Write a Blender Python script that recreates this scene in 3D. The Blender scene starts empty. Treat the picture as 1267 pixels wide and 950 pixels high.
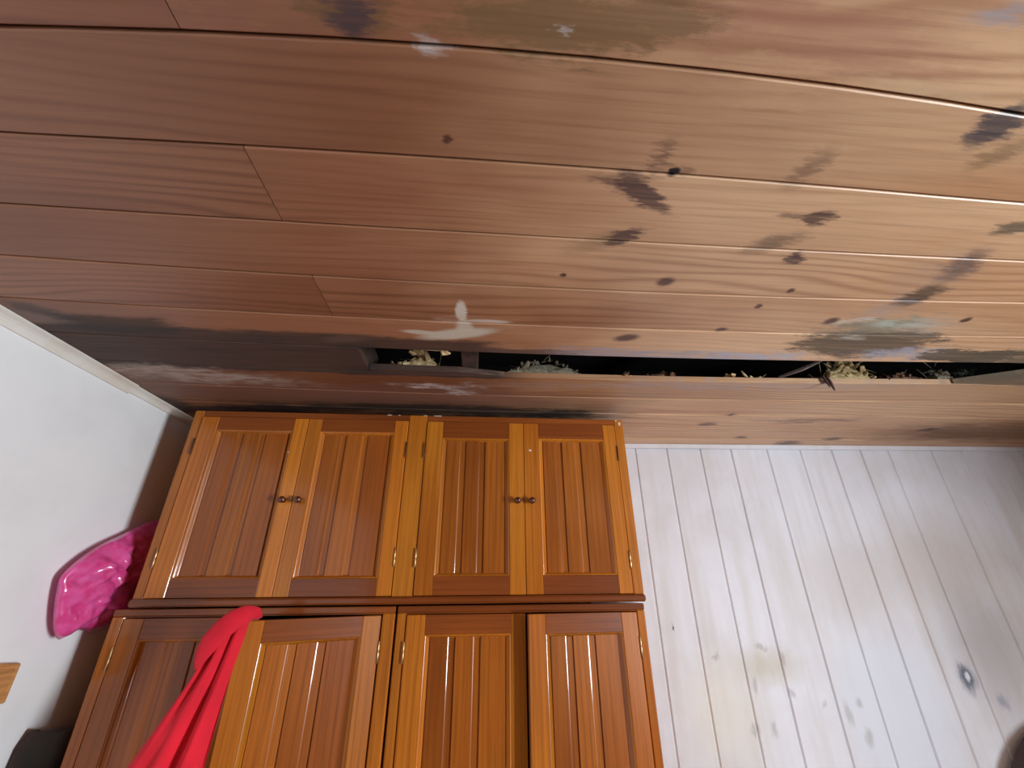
import bpy, bmesh, math, random
from mathutils import Vector, Matrix, noise

# ------------------------------------------------------------------ camera, world, light, exposure
scene = bpy.context.scene
COL = scene.collection
F_PX, PITCH, YAW, ROLL = 515.47, math.radians(25.2588), math.radians(4.88), math.radians(-0.442)
CAM = Vector((0.0, 0.0, 1.8))
cp, sp, cy, sy = math.cos(PITCH), math.sin(PITCH), math.cos(YAW), math.sin(YAW)
fwd = Vector((sy * cp, cy * cp, sp)); right = Vector((cy, -sy, 0)); up = right.cross(fwd)
r2 = right * math.cos(ROLL) + up * math.sin(ROLL)
u2 = up * math.cos(ROLL) - right * math.sin(ROLL)
cd = bpy.data.cameras.new('camera'); cam = bpy.data.objects.new('camera', cd); COL.objects.link(cam)
cd.sensor_fit = 'HORIZONTAL'; cd.sensor_width = 36.0; cd.lens = F_PX / 1267.0 * 36.0
cd.clip_start = 0.02
cam.matrix_world = Matrix(((r2.x, u2.x, -fwd.x, CAM.x), (r2.y, u2.y, -fwd.y, CAM.y), (r2.z, u2.z, -fwd.z, CAM.z), (0, 0, 0, 1)))
scene.camera = cam

w = bpy.data.worlds.new('sky'); scene.world = w; w.use_nodes = True
bgn = w.node_tree.nodes['Background']
bgn.inputs[0].default_value = (0.62, 0.76, 1.0, 1); bgn.inputs[1].default_value = 1.0

WIN_Y, WIN_Z, WIN_W, WIN_H, ROOM_X1 = -1.02, 1.38, 0.60, 1.10, 2.95
def area(name, loc, rot, sx, sy_, power, col):
    l = bpy.data.lights.new(name, 'AREA'); l.shape = 'RECTANGLE'; l.size = sx; l.size_y = sy_
    l.energy = power; l.color = col
    o = bpy.data.objects.new(name, l); COL.objects.link(o); o.location = loc; o.rotation_euler = rot
    return o
area('window_daylight', (ROOM_X1 + 0.03, WIN_Y, WIN_Z), (0, math.radians(90), 0), WIN_H, WIN_W, 78, (0.87, 0.94, 1.0))

vs = scene.view_settings
vs.view_transform = 'Standard'; vs.look = 'None'; vs.gamma = 1.0; vs.use_curve_mapping = False
vs.exposure = 1.25
scene.cycles.max_bounces = 8; scene.cycles.diffuse_bounces = 5
scene.cycles.sample_clamp_indirect = 6.0

# ------------------------------------------------------------------ helpers
def lin(c):
    return tuple(((v / 255.0) / 12.92 if v / 255.0 <= 0.04045 else ((v / 255.0 + 0.055) / 1.055) ** 2.4) for v in c) + (1.0,)

class N:
    """small node builder"""
    def __init__(s, tree): s.t = tree
    def new(s, typ, **kw):
        n = s.t.nodes.new(typ)
        for k, v in kw.items(): setattr(n, k, v)
        return n
    def put(s, inp, v):
        if isinstance(v, bpy.types.NodeSocket): s.t.links.new(v, inp)
        else: inp.default_value = v
    def math(s, op, a, b=0.0, c=None, clamp=False):
        n = s.new('ShaderNodeMath', operation=op, use_clamp=clamp)
        s.put(n.inputs[0], a); s.put(n.inputs[1], b)
        if c is not None: s.put(n.inputs[2], c)
        return n.outputs[0]
    def vmath(s, op, a, b=(0, 0, 0)):
        n = s.new('ShaderNodeVectorMath', operation=op)
        s.put(n.inputs[0], a); s.put(n.inputs[1], b)
        return n.outputs[0]
    def mix(s, fac, a, b, blend='MIX'):
        n = s.new('ShaderNodeMix', data_type='RGBA', blend_type=blend)
        s.put(n.inputs[0], fac); s.put(n.inputs[6], a); s.put(n.inputs[7], b)
        return n.outputs[2]
    def noise(s, vec, scale, detail=2.0, rough=0.5, dist=0.0):
        n = s.new('ShaderNodeTexNoise'); s.put(n.inputs['Vector'], vec)
        n.inputs['Scale'].default_value = scale; n.inputs['Detail'].default_value = detail
        n.inputs['Roughness'].default_value = rough; n.inputs['Distortion'].default_value = dist
        return n.outputs[0], n.outputs[1]
    def ramp(s, fac, stops, interp='LINEAR'):
        n = s.new('ShaderNodeValToRGB'); n.color_ramp.interpolation = interp
        while len(n.color_ramp.elements) < len(stops): n.color_ramp.elements.new(0.5)
        for e, (p, c) in zip(n.color_ramp.elements, stops): e.position = p; e.color = c
        s.put(n.inputs[0], fac); return n.outputs[0]
    def rng(s, v, a, b, c=0.0, d=1.0, smooth=True):
        n = s.new('ShaderNodeMapRange'); n.interpolation_type = 'SMOOTHSTEP' if smooth else 'LINEAR'
        s.put(n.inputs[0], v)
        for i, q in enumerate((a, b, c, d)): s.put(n.inputs[1 + i], q)
        return n.outputs[0]

def new_mat(name):
    m = bpy.data.materials.new(name); m.use_nodes = True
    t = m.node_tree; b = t.nodes['Principled BSDF']
    return m, N(t), b

# stain group: an elliptical patch with a ragged edge at a world place
def make_stain_group(name, box):
    g = bpy.data.node_groups.new(name, 'ShaderNodeTree')
    for nm, ty in (('P', 'NodeSocketVector'), ('C', 'NodeSocketVector'), ('R', 'NodeSocketVector'), ('A', 'NodeSocketFloat'), ('S', 'NodeSocketFloat')):
        g.interface.new_socket(nm, in_out='INPUT', socket_type=ty)
    g.interface.new_socket('Mask', in_out='OUTPUT', socket_type='NodeSocketFloat')
    k = N(g); i = k.new('NodeGroupInput'); o = k.new('NodeGroupOutput')
    d = k.vmath('SUBTRACT', i.outputs[0], i.outputs[1])
    r = k.new('ShaderNodeVectorRotate', rotation_type='Z_AXIS')
    k.put(r.inputs['Vector'], d); k.put(r.inputs['Angle'], i.outputs[3])
    e = k.vmath('DIVIDE', r.outputs[0], i.outputs[2])
    if box:
        ab = k.vmath('ABSOLUTE', e); sx = k.new('ShaderNodeSeparateXYZ'); k.put(sx.inputs[0], ab)
        ln = k.math('MAXIMUM', sx.outputs[0], sx.outputs[1])
    else:
        n = k.new('ShaderNodeVectorMath', operation='LENGTH'); k.put(n.inputs[0], e); ln = n.outputs['Value']
    lo = k.math('SUBTRACT', 1.0, i.outputs[4]); hi = k.math('ADD', 1.0, i.outputs[4])
    m = k.rng(ln, lo, hi, 1.0, 0.0)
    k.put(o.inputs[0], m)
    return g
STAIN = make_stain_group('stain_patch', False); STAINBOX = make_stain_group('stain_band', True)

def stain_mask(k, P, c, r, ang, soft, box=False):
    n = k.new('ShaderNodeGroup'); n.node_tree = STAINBOX if box else STAIN
    k.put(n.inputs[0], P); n.inputs[1].default_value = (c[0], c[1], 0)
    n.inputs[2].default_value = (r[0], r[1], 1); n.inputs[3].default_value = -ang; n.inputs[4].default_value = soft
    return n.outputs[0]

def grain(k, axis, offset_scale=37.0, along=0.9, across=9.0, freq=38.0, fine=150.0, dens=330.0):
    """grain factor (0 light .. 1 dark late wood), fibre noise, tone noise; axis = direction the fibres run"""
    tc = k.new('ShaderNodeTexCoord'); oi = k.new('ShaderNodeObjectInfo')
    off = k.math('MULTIPLY', oi.outputs['Random'], offset_scale)
    cb = k.new('ShaderNodeCombineXYZ')
    for q in range(3): k.put(cb.inputs[q], off)
    v = k.vmath('ADD', tc.outputs['Object'], cb.outputs[0])
    st = [across] * 3; st['XYZ'.index(axis)] = along
    v1 = k.vmath('MULTIPLY', v, tuple(st))
    n1, _ = k.noise(v1, 1.0, 2.0, 0.45, 0.2)
    sv = k.new('ShaderNodeSeparateXYZ'); k.put(sv.inputs[0], v)
    o3 = [q for q in range(3) if q != 'XYZ'.index(axis)]
    acr = k.math('ADD', sv.outputs[o3[0]], sv.outputs[o3[1]])
    ph = k.math('ADD', k.math('MULTIPLY', acr, dens), k.math('MULTIPLY', n1, freq))
    ring = k.math('MULTIPLY_ADD', k.math('SINE', ph), 0.5, 0.5)
    ring = k.math('POWER', ring, 2.6)
    am, _ = k.noise(k.vmath('MULTIPLY', v1, (0.8, 0.8, 0.8)), 1.0, 1.0, 0.5)
    ring = k.math('MULTIPLY', ring, k.rng(am, 0.36, 0.62, 0.25, 1.0))
    st2 = [fine] * 3; st2['XYZ'.index(axis)] = fine / 40.0
    fib, _ = k.noise(k.vmath('MULTIPLY', v, tuple(st2)), 1.0, 2.0, 0.6)
    st3 = [3.0] * 3; st3['XYZ'.index(axis)] = 1.1
    tone, _ = k.noise(k.vmath('MULTIPLY', v, tuple(st3)), 1.0, 2.0, 0.5)
    return ring, fib, tone, oi.outputs['Random']

def wood_mat(name, light, mid, dark, axis, rough=0.35, along=0.9, across=9.0, freq=38.0, ring_amt=0.6, var=0.35, coat=0.0, bump=0.08):
    m, k, b = new_mat(name)
    ring, fib, tone, rnd = grain(k, axis, along=along, across=across, freq=freq)
    base = k.mix(k.rng(tone, 0.3, 0.7), lin(light), lin(mid))
    c = k.mix(k.math('MULTIPLY', ring, ring_amt), base, lin(dark))
    c = k.mix(k.math('MULTIPLY', k.rng(fib, 0.35, 0.75), 0.35), c, lin(dark))
    v = k.math('MULTIPLY_ADD', rnd, var, 1.0 - var * 0.5)
    hs = k.new('ShaderNodeHueSaturation'); k.put(hs.inputs['Value'], v); k.put(hs.inputs['Color'], c)
    k.put(b.inputs['Base Color'], hs.outputs[0])
    b.inputs['Roughness'].default_value = rough
    if coat: b.inputs['Coat Weight'].default_value = coat; b.inputs['Coat Roughness'].default_value = 0.10; b.inputs['Specular IOR Level'].default_value = 0.25
    bn = k.new('ShaderNodeBump'); bn.inputs['Strength'].default_value = bump; bn.inputs['Distance'].default_value = 0.002
    k.put(bn.inputs['Height'], k.math('ADD', ring, fib)); k.put(b.inputs['Normal'], bn.outputs[0])
    return m

def plain_mat(name, col, rough=0.6, metal=0.0, var=0.12, scale=30.0, **extra):
    m, k, b = new_mat(name)
    tc = k.new('ShaderNodeTexCoord')
    n, _ = k.noise(tc.outputs['Object'], scale, 4.0, 0.6)
    c = lin(col); d = tuple(x * (1 - var * 3) for x in c[:3]) + (1,)
    k.put(b.inputs['Base Color'], k.mix(k.rng(n, 0.3, 0.75), c, d))
    b.inputs['Roughness'].default_value = rough; b.inputs['Metallic'].default_value = metal
    for kk, vv in extra.items(): b.inputs[kk].default_value = vv
    return m

def link(o, parent=None):
    COL.objects.link(o)
    if parent is not None: o.parent = parent
    return o
def mesh_obj(name, verts, faces, mat, parent=None, smooth=False, loc=None):
    me = bpy.data.meshes.new(name); me.from_pydata([tuple(v) for v in verts], [], faces)
    bm = bmesh.new(); bm.from_mesh(me); bmesh.ops.recalc_face_normals(bm, faces=bm.faces); bm.to_mesh(me); bm.free()
    if mat: me.materials.append(mat)
    if smooth:
        for p in me.polygons: p.use_smooth = True
    o = bpy.data.objects.new(name, me); link(o, parent)
    if loc: o.location = loc
    return o
def tag(o, label=None, cat=None, group=None, kind=None):
    if label: o['label'] = label
    if cat: o['category'] = cat
    if group: o['group'] = group
    if kind: o['kind'] = kind
    return o
def empty(name, loc=(0, 0, 0)):
    o = bpy.data.objects.new(name, None); o.empty_display_size = 0.1; COL.objects.link(o); o.location = loc
    return o

def cbox_data(x0, x1, y0, y1, z0, z1, c=0.002):
    """box with chamfered edges: 24 vertices, 26 faces"""
    V = []; idx = {}
    lo, hi = (x0, y0, z0), (x1, y1, z1)
    c = min(c, (x1 - x0) * 0.45, (y1 - y0) * 0.45, (z1 - z0) * 0.45)
    for sx in (0, 1):
        for sy_ in (0, 1):
            for sz in (0, 1):
                s = (sx, sy_, sz)
                corner = [hi[q] if s[q] else lo[q] for q in range(3)]
                ins = [corner[q] + (-c if s[q] else c) for q in range(3)]
                for a in range(3):          # vertex lying on the face of axis a
                    p = list(ins); p[a] = corner[a]
                    idx[(s, a)] = len(V); V.append(tuple(p))
    Fc = []
    def S(a, va, b, vb, c_, vc):
        s = [0, 0, 0]; s[a] = va; s[b] = vb; s[c_] = vc; return tuple(s)
    for a in range(3):
        b, c_ = (a + 1) % 3, (a + 2) % 3
        for va in (0, 1):
            Fc.append([idx[(S(a, va, b, i, c_, j), a)] for i, j in ((0, 0), (1, 0), (1, 1), (0, 1))])
        for vb in (0, 1):                    # edges running along axis a
            for vc in (0, 1):
                p, q = S(a, 0, b, vb, c_, vc), S(a, 1, b, vb, c_, vc)
                Fc.append([idx[(p, b)], idx[(q, b)], idx[(q, c_)], idx[(p, c_)]])
    for sx in (0, 1):
        for sy_ in (0, 1):
            for sz in (0, 1):
                s = (sx, sy_, sz); Fc.append([idx[(s, 0)], idx[(s, 1)], idx[(s, 2)]])
    return V, Fc
def cbox(name, x0, x1, y0, y1, z0, z1, mat, parent=None, c=0.002, org=(0, 0, 0)):
    V, Fc = cbox_data(x0 - org[0], x1 - org[0], y0 - org[1], y1 - org[1], z0 - org[2], z1 - org[2], c)
    return mesh_obj(name, V, Fc, mat, parent)
def boxes(name, lst, mat, parent=None, c=0.0005):
    V = []; Fc = []
    for b in lst:
        v, f = cbox_data(*b, c); o = len(V); V += v; Fc += [[i + o for i in q] for q in f]
    return mesh_obj(name, V, Fc, mat, parent)
def interp(x, xs, ys):
    if x <= xs[0]: return ys[0]
    for a in range(len(xs) - 1):
        if x <= xs[a + 1]:
            t = (x - xs[a]) / (xs[a + 1] - xs[a]); return ys[a] + t * (ys[a + 1] - ys[a])
    return ys[-1]

# ------------------------------------------------------------------ room dimensions
XL, XR, YF, ZC = -1.165, ROOM_X1, -2.3, 2.4
TOP = 2.85; TH = 0.018
def back_y(x): return 1.915 - 0.030 * (x - 0.70)      # the back wall stands slightly out of square

# ------------------------------------------------------------------ materials of the room
def ceiling_wood(STAINS):
    m, k, b = new_mat('varnished_pine_ceiling')
    ring, fib, tone, rnd = grain(k, 'X', along=0.9, across=5.5, freq=46.0, fine=170.0, dens=230.0)
    g0 = k.new('ShaderNodeNewGeometry'); s0 = k.new('ShaderNodeSeparateXYZ'); k.put(s0.inputs[0], g0.outputs['Position'])
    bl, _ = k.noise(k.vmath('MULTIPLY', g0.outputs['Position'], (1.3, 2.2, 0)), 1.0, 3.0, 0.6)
    # tan to the right, redder left; the window light's falloff is painted in too
    tan_falloff = k.rng(k.math('ADD', s0.outputs[0], k.math('MULTIPLY_ADD', bl, 1.6, -0.8)), -0.35, 0.75)
    lt = k.mix(tan_falloff, lin((158, 108, 78)), lin((224, 184, 144)))
    dk = k.mix(tan_falloff, lin((128, 79, 53)), lin((204, 154, 112)))
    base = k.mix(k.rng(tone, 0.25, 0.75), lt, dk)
    c = k.mix(k.math('MULTIPLY', ring, 0.50), base, k.mix(tan_falloff, lin((96, 52, 30)), lin((156, 100, 66))))
    c = k.mix(k.math('MULTIPLY', k.rng(fib, 0.40, 0.8), 0.30), c, k.mix(tan_falloff, lin((112, 64, 38)), lin((146, 98, 66))))
    hs = k.new('ShaderNodeHueSaturation'); k.put(hs.inputs['Value'], k.math('MULTIPLY_ADD', rnd, 0.22, 0.86)); k.put(hs.inputs['Color'], c)
    c = hs.outputs[0]
    geo = k.new('ShaderNodeNewGeometry')
    flat = k.vmath('MULTIPLY', geo.outputs['Position'], (1, 1, 0))
    _, nc = k.noise(k.vmath('MULTIPLY', flat, (7, 24, 1)), 1.0, 6.0, 0.72)
    nfs, nf = k.noise(k.vmath('MULTIPLY', flat, (24, 150, 1)), 1.0, 3.0, 0.6)
    brk, _ = k.noise(k.vmath('MULTIPLY', flat, (16, 70, 1)), 1.0, 5.0, 0.7)
    patchy = k.rng(brk, 0.40, 0.56, 0.25, 1.0)
    off = k.vmath('SUBTRACT', nc, (0.5, 0.5, 0.5)); off2 = k.vmath('SUBTRACT', nf, (0.5, 0.5, 0.5))
    fine = k.vmath('MULTIPLY', off2, (0.11, 0.014, 0))
    P = k.vmath('ADD', flat, k.vmath('ADD', k.vmath('MULTIPLY', off, (0.50, 0.17, 0)), fine))
    PM = k.vmath('ADD', flat, k.vmath('ADD', k.vmath('MULTIPLY', off, (0.12, 0.048, 0)), k.vmath('MULTIPLY', fine, (0.7, 0.7, 0))))
    P2 = k.vmath('ADD', flat, k.vmath('ADD', k.vmath('MULTIPLY', off, (0.022, 0.010, 0)), k.vmath('MULTIPLY', off2, (0.012, 0.003, 0))))
    streak = k.rng(fib, 0.25, 0.75, 0.82, 1.0)
    rough = 0.46
    dull = 0.0
    for (cx, cyy, rx, ry, ang, soft, col, amt, ragged, box) in STAINS:
        mk = stain_mask(k, (P2 if not ragged else P if rx > 0.13 and not box else PM), (cx, cyy), (rx, ry), math.radians(ang), soft, box)
        mk = k.math('MULTIPLY', mk, amt)
        if ragged: mk = k.math('MULTIPLY', mk, patchy if sum(col) > 400 and rx > 0.03 else streak)
        c = k.mix(mk, c, lin(col))
        if amt > 0.6 and rx > 0.06: dull = k.math('MAXIMUM', dull, mk)
    k.put(b.inputs['Base Color'], c)
    k.put(b.inputs['Roughness'], k.math('MULTIPLY_ADD', dull, 0.30, rough))
    bn = k.new('ShaderNodeBump'); bn.inputs['Strength'].default_value = 0.10; bn.inputs['Distance'].default_value = 0.002
    k.put(bn.inputs['Height'], k.math('ADD', ring, fib)); k.put(b.inputs['Normal'], bn.outputs[0])
    return m

PURP, BLK, OLV, MOLD, WHT, GRY, BRN = (74, 50, 48), (34, 26, 26), (96, 76, 46), (60, 48, 42), (214, 206, 192), (158, 152, 158), (92, 62, 50)
STAINS = []
def px_ceil(x, y, z=ZC):
    d = r2 * ((x - 633.5) / F_PX) + u2 * (-(y - 475) / F_PX) + fwd
    return CAM + d * ((z - CAM.z) / d.z)
def stn(px, py, hw, hh, ang, soft, col, amt=0.9, ragged=True):
    """a mark on the boards, measured as centre and half extents, kept as metres on the ceiling"""
    A = math.radians(ang); c = px_ceil(px, py)
    a = px_ceil(px + hw * math.cos(A), py - hw * math.sin(A)); d = px_ceil(px - hh * math.sin(A), py - hh * math.cos(A))
    ex = (a - c); ang = math.degrees(math.atan2(ex.y, ex.x)); n_ = Vector((-ex.y, ex.x, 0)).normalized()
    d = c + n_ * max(0.002, abs((d - c).dot(n_)))
    STAINS.append((c.x, c.y, (a - c).length, (d - c).length, ang, soft, col, amt, ragged, False))
def band(x0, x1, y0, y1, soft, col, amt=0.95):
    STAINS.append(((x0 + x1) / 2, (y0 + y1) / 2, (x1 - x0) / 2, (y1 - y0) / 2, 0, soft, col, amt, True, True))
# broad discolouration first, then mould, then knots, then filler
stn(730, 18, 165, 50, 0, 0.4, (112, 84, 50), 0.85)
stn(1020, 45, 150, 40, -6, 0.7, (164, 112, 92), 0.5)
stn(260, 12, 160, 20, 0, 0.7, (128, 82, 66), 0.5)
stn(430, 18, 30, 32, 0, 0.5, (58, 50, 56), 0.92)
stn(385, 5, 22, 20, 0, 0.6, OLV, 0.6)
stn(475, 20, 16, 24, 0, 0.7, OLV, 0.6)
stn(1245, 20, 40, 14, 0, 0.6, GRY, 0.7)
stn(1237, 154, 34, 20, 12, 0.4, (66, 62, 68), 0.95)
stn(1240, 190, 40, 10, 20, 0.7, OLV, 0.55)
stn(1150, 110, 80, 14, -8, 0.8, (206, 176, 140), 0.6)
stn(1000, 110, 120, 18, -4, 0.8, (204, 160, 124), 0.5)
stn(796, 238, 38, 15, -40, 0.35, PURP, 0.95)
stn(757, 226, 24, 6, -20, 0.6, PURP, 0.7)
stn(770, 294, 28, 8, 18, 0.35, PURP, 0.95)
stn(735, 300, 30, 8, 12, 0.8, OLV, 0.4)
stn(816, 195, 10, 22, 0, 0.8, PURP, 0.6)
stn(845, 212, 10, 8, 0, 0.7, BRN, 0.6)
stn(1002, 208, 12, 30, -20, 0.8, PURP, 0.55)
stn(1012, 270, 16, 9, 0, 0.4, (70, 44, 44), 0.92)
stn(985, 268, 18, 4, 0, 0.6, PURP, 0.7)
stn(955, 302, 38, 8, 14, 0.7, (104, 82, 64), 0.8)
stn(984, 321, 12, 8, 0, 0.4, (64, 40, 42), 0.92)
stn(1256, 283, 18, 8, 0, 0.5, (84, 74, 62), 0.85)
stn(1190, 330, 24, 16, 10, 0.6, (84, 66, 66), 0.9)
stn(1150, 345, 50, 22, 14, 0.9, (176, 150, 132), 0.5)
stn(1140, 366, 34, 8, 14, 0.4, (80, 62, 50), 0.92)
stn(1100, 382, 30, 8, 10, 0.9, GRY, 0.45)
# blackened board and mould along the slot
stn(60, 393, 62, 10, -12, 0.4, (120, 104, 98), 0.8)
stn(45, 383, 40, 5, -14, 0.5, (66, 52, 46), 0.7)
band(-1.30, -0.30, 0.985, 1.225, 0.10, (54, 42, 37), 0.97)
band(-1.05, -0.80, 0.94, 1.02, 0.3, (50, 42, 36), 0.9)
band(-0.42, 0.04, 0.995, 1.07, 0.22, (58, 42, 35), 0.96)
band(0.0, 0.30, 1.030, 1.07, 0.3, (84, 64, 58), 0.92)
band(-0.42, 0.11, 1.17, 1.232, 0.25, (54, 40, 36), 0.96)
stn(430, 420, 30, 5, 0, 0.5, (112, 84, 72), 0.6)
band(0.24, 0.90, 1.010, 1.065, 0.35, (168, 160, 168), 0.92)
stn(930, 440, 60, 4, 0, 0.5, (190, 186, 196), 0.85)
stn(1070, 425, 85, 18, 0, 0.2, (84, 72, 58), 0.95)
stn(1090, 402, 62, 10, 0, 0.5, (128, 124, 108), 0.85)
stn(1115, 400, 34, 6, 0, 0.6, (186, 194, 178), 0.85)
stn(1060, 396, 30, 3, 6, 0.4, (206, 204, 190), 0.8)
stn(1150, 403, 24, 8, 0, 0.9, (190, 180, 168), 0.7)
stn(1115, 437, 55, 6, 0, 0.5, (170, 168, 180), 0.92)
stn(1055, 418, 16, 3, 0, 0.4, (178, 170, 154), 0.9)
stn(1210, 440, 70, 10, 0, 0.2, (70, 64, 52), 0.95)
stn(1255, 455, 40, 20, 0, 0.5, (86, 78, 64), 0.9)
band(1.60, 2.10, 1.00, 1.168, 0.12, (104, 92, 74), 0.92)
# boards beyond the slot
stn(240, 464, 120, 8, -4, 0.5, (180, 164, 152), 0.8)
stn(180, 478, 70, 10, -4, 0.8, (120, 96, 84), 0.7)
stn(330, 486, 160, 9, -3, 0.8, (120, 82, 66), 0.6)
stn(540, 492, 190, 12, -2, 0.7, (120, 80, 66), 0.7)
stn(540, 478, 48, 4, -2, 0.4, (196, 180, 176), 0.9)
stn(570, 486, 18, 3, -2, 0.4, (196, 180, 176), 0.85)
stn(880, 477, 260, 4, 0, 0.6, (168, 150, 146), 0.6)
stn(560, 508, 190, 6, -2, 0.5, (40, 30, 24), 0.95)  # mould along the cabinet top, with contact shade painted into the dark line
stn(320, 506, 120, 4, 0, 0.5, (32, 22, 20), 0.95)
stn(215, 500, 30, 8, -20, 0.6, (46, 36, 32), 0.9)
stn(690, 513, 45, 3, 0, 0.5, (44, 34, 28), 0.9)
stn(1230, 535, 130, 12, 0, 0.6, (100, 66, 48), 0.85)
stn(1000, 520, 60, 2, 0, 0.6, (104, 66, 48), 0.6)
for (a, b_, c_, d_) in ((875, 525, 10, 2), (905, 513, 6, 1.5), (975, 548, 14, 2.5), (1030, 543, 10, 2), (918, 541, 8, 1.5), (1148, 532, 12, 2)):
    stn(a, b_, c_, d_, 0, 0.5, (66, 44, 38), 0.85)
# small knots and nail holes
for (a, b_, c_, d_) in ((823, 349, 11, 5), (553, 173, 5, 6), (697, 341, 4, 2.5), (978, 360, 5, 2.5), (938, 379, 5, 2.5), (892, 408, 8, 2.5), (1195, 396, 7, 2.5), (1028, 397, 9, 3.5), (775, 418, 15, 4)):
    stn(a, b_, c_, d_, 6, 0.45, (76, 44, 38), 0.9, False)
stn(833, 213, 8, 6, 0, 0.3, (14, 8, 8), 1.0, False)
# white filler and paint dabs
stn(540, 58, 14, 10, 0, 0.8, (196, 188, 186), 0.7)
stn(697, 33, 6, 6, 0, 0.8, (190, 184, 182), 0.6)
stn(571, 386, 7, 13, 0, 0.3, WHT, 0.95, False)
stn(601, 398, 30, 2.4, -2, 0.35, (206, 190, 174), 0.9, False)
stn(560, 397, 26, 5, 0, 0.9, (196, 160, 136), 0.6)
stn(566, 413, 46, 6, 5, 0.35, (204, 194, 176), 0.95, False)
stn(520, 411, 22, 2.5, -4, 0.4, (204, 194, 176), 0.9, False)
stn(575, 405, 10, 7, 0, 0.4, (204, 194, 176), 0.9, False)
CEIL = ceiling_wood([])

def white_wall(name, stains=(), col=(232, 232, 232), warm=(214, 206, 196), streaks=0.15):
    m, k, b = new_mat(name)
    geo = k.new('ShaderNodeNewGeometry'); pos = geo.outputs['Position']
    n, _ = k.noise(pos, 2.2, 4.0, 0.6)
    n2, _ = k.noise(k.vmath('MULTIPLY', pos, (26, 26, 2.5)), 1.0, 3.0, 0.6)
    c = k.mix(k.rng(n, 0.38, 0.68), lin(col), lin(warm))
    c = k.mix(k.math('MULTIPLY', k.rng(n2, 0.4, 0.85), streaks), c, lin((188, 180, 170)))
    if stains:
        n3, _ = k.noise(k.vmath('MULTIPLY', pos, (11, 11, 0.9)), 1.0, 3.0, 0.6)
        c = k.mix(k.math('MULTIPLY', k.rng(n3, 0.45, 0.72), 0.4), c, lin((204, 196, 188)))
        sx = k.new('ShaderNodeSeparateXYZ'); k.put(sx.inputs[0], pos)
        cb = k.new('ShaderNodeCombineXYZ'); k.put(cb.inputs[0], sx.outputs[0]); k.put(cb.inputs[1], sx.outputs[2])
        _, nc = k.noise(k.vmath('MULTIPLY', pos, (34, 1, 12)), 1.0, 6.0, 0.72)
        P = k.vmath('ADD', cb.outputs[0], k.vmath('MULTIPLY', k.vmath('SUBTRACT', nc, (0.5, 0.5, 0.5)), (0.06, 0.09, 0)))
        for (cx, cz, rx, rz, ang, soft, cc, amt) in stains:
            c = k.mix(k.math('MULTIPLY', stain_mask(k, P, (cx, cz), (rx, rz), math.radians(ang), soft), amt), c, lin(cc))
    k.put(b.inputs['Base Color'], c); b.inputs['Roughness'].default_value = 0.55
    bn = k.new('ShaderNodeBump'); bn.inputs['Strength'].default_value = 0.12; bn.inputs['Distance'].default_value = 0.004
    k.put(bn.inputs['Height'], n2); k.put(b.inputs['Normal'], bn.outputs[0])
    return m
WALL = white_wall('white_plaster', col=(238, 238, 238), warm=(226, 226, 226), streaks=0.0)
def px_back(x, y):
    d = r2 * ((x - 633.5) / F_PX) + u2 * (-(y - 475) / F_PX) + fwd
    p = CAM + d * (1.89 / d.y); return p.x, p.z
BS = []
def bst(px, py, rx, rz, ang, soft, col, amt):
    x, z = px_back(px, py); BS.append((x, z, rx, rz, ang, soft, col, amt))
bst(1110, 880, 0.22, 0.26, 0, 0.5, (222, 228, 240), 0.8)
bst(900, 880, 0.14, 0.16, 0, 0.7, (232, 228, 214), 0.6)
bst(1170, 690, 0.26, 0.16, 0, 0.9, (196, 184, 176), 0.55)
bst(1060, 720, 0.30, 0.14, 0, 0.9, (206, 198, 194), 0.5)
bst(1215, 800, 0.16, 0.20, 0, 0.9, (164, 156, 154), 0.65)
bst(955, 825, 0.10, 0.05, 0, 0.9, (196, 186, 160), 0.6)
for (a, b_, rx, rz) in ((938, 850, .010, .028), (972, 818, .007, .022), (985, 860, .012, .012), (945, 800, .02, .010), (1052, 885, .014, .03), (1065, 870, .012, .015), (1022, 873, .012, .008), (938, 905, .014, .02), (889, 815, .014, .01), (962, 905, .01, .025), (1078, 915, .016, .02)):
    bst(a, b_, rx, rz, 0, 0.7, (150, 146, 140), 0.45)
bst(837, 778, .003, .014, 0, 0.5, (60, 58, 60), 0.9)
bst(1195, 838, .030, .046, 0, 0.6, (120, 126, 140), 0.9)
bst(1193, 836, .020, .034, 0, 0.5, (92, 98, 114), 0.85)
bst(1194, 837, .007, .020, 0, 0.4, (222, 226, 234), 0.95)
bst(1238, 868, .018, .022, 0, 0.7, (128, 136, 160), 0.6)
BOARDW = white_wall('white_painted_boards', BS, col=(232, 234, 242), warm=(220, 219, 224))
GROOVE = plain_mat('bare_groove_wood', (226, 208, 188), 0.8)
TRIMM = white_wall('white_gloss_trim', (), col=(226, 222, 212), warm=(206, 190, 172))
DARKW = plain_mat('old_rafter_wood', (74, 52, 42), 0.85, var=0.2)
ROOFM = plain_mat('dark_roof_boards', (38, 28, 24), 0.9, var=0.2)
PANEL = wood_mat('dark_wall_planks', (70, 46, 32), (58, 36, 26), (42, 26, 18), 'Z', rough=0.55)
FLOORM = wood_mat('floor_planks', (94, 60, 40), (78, 48, 32), (54, 32, 22), 'X', rough=0.5)

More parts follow.
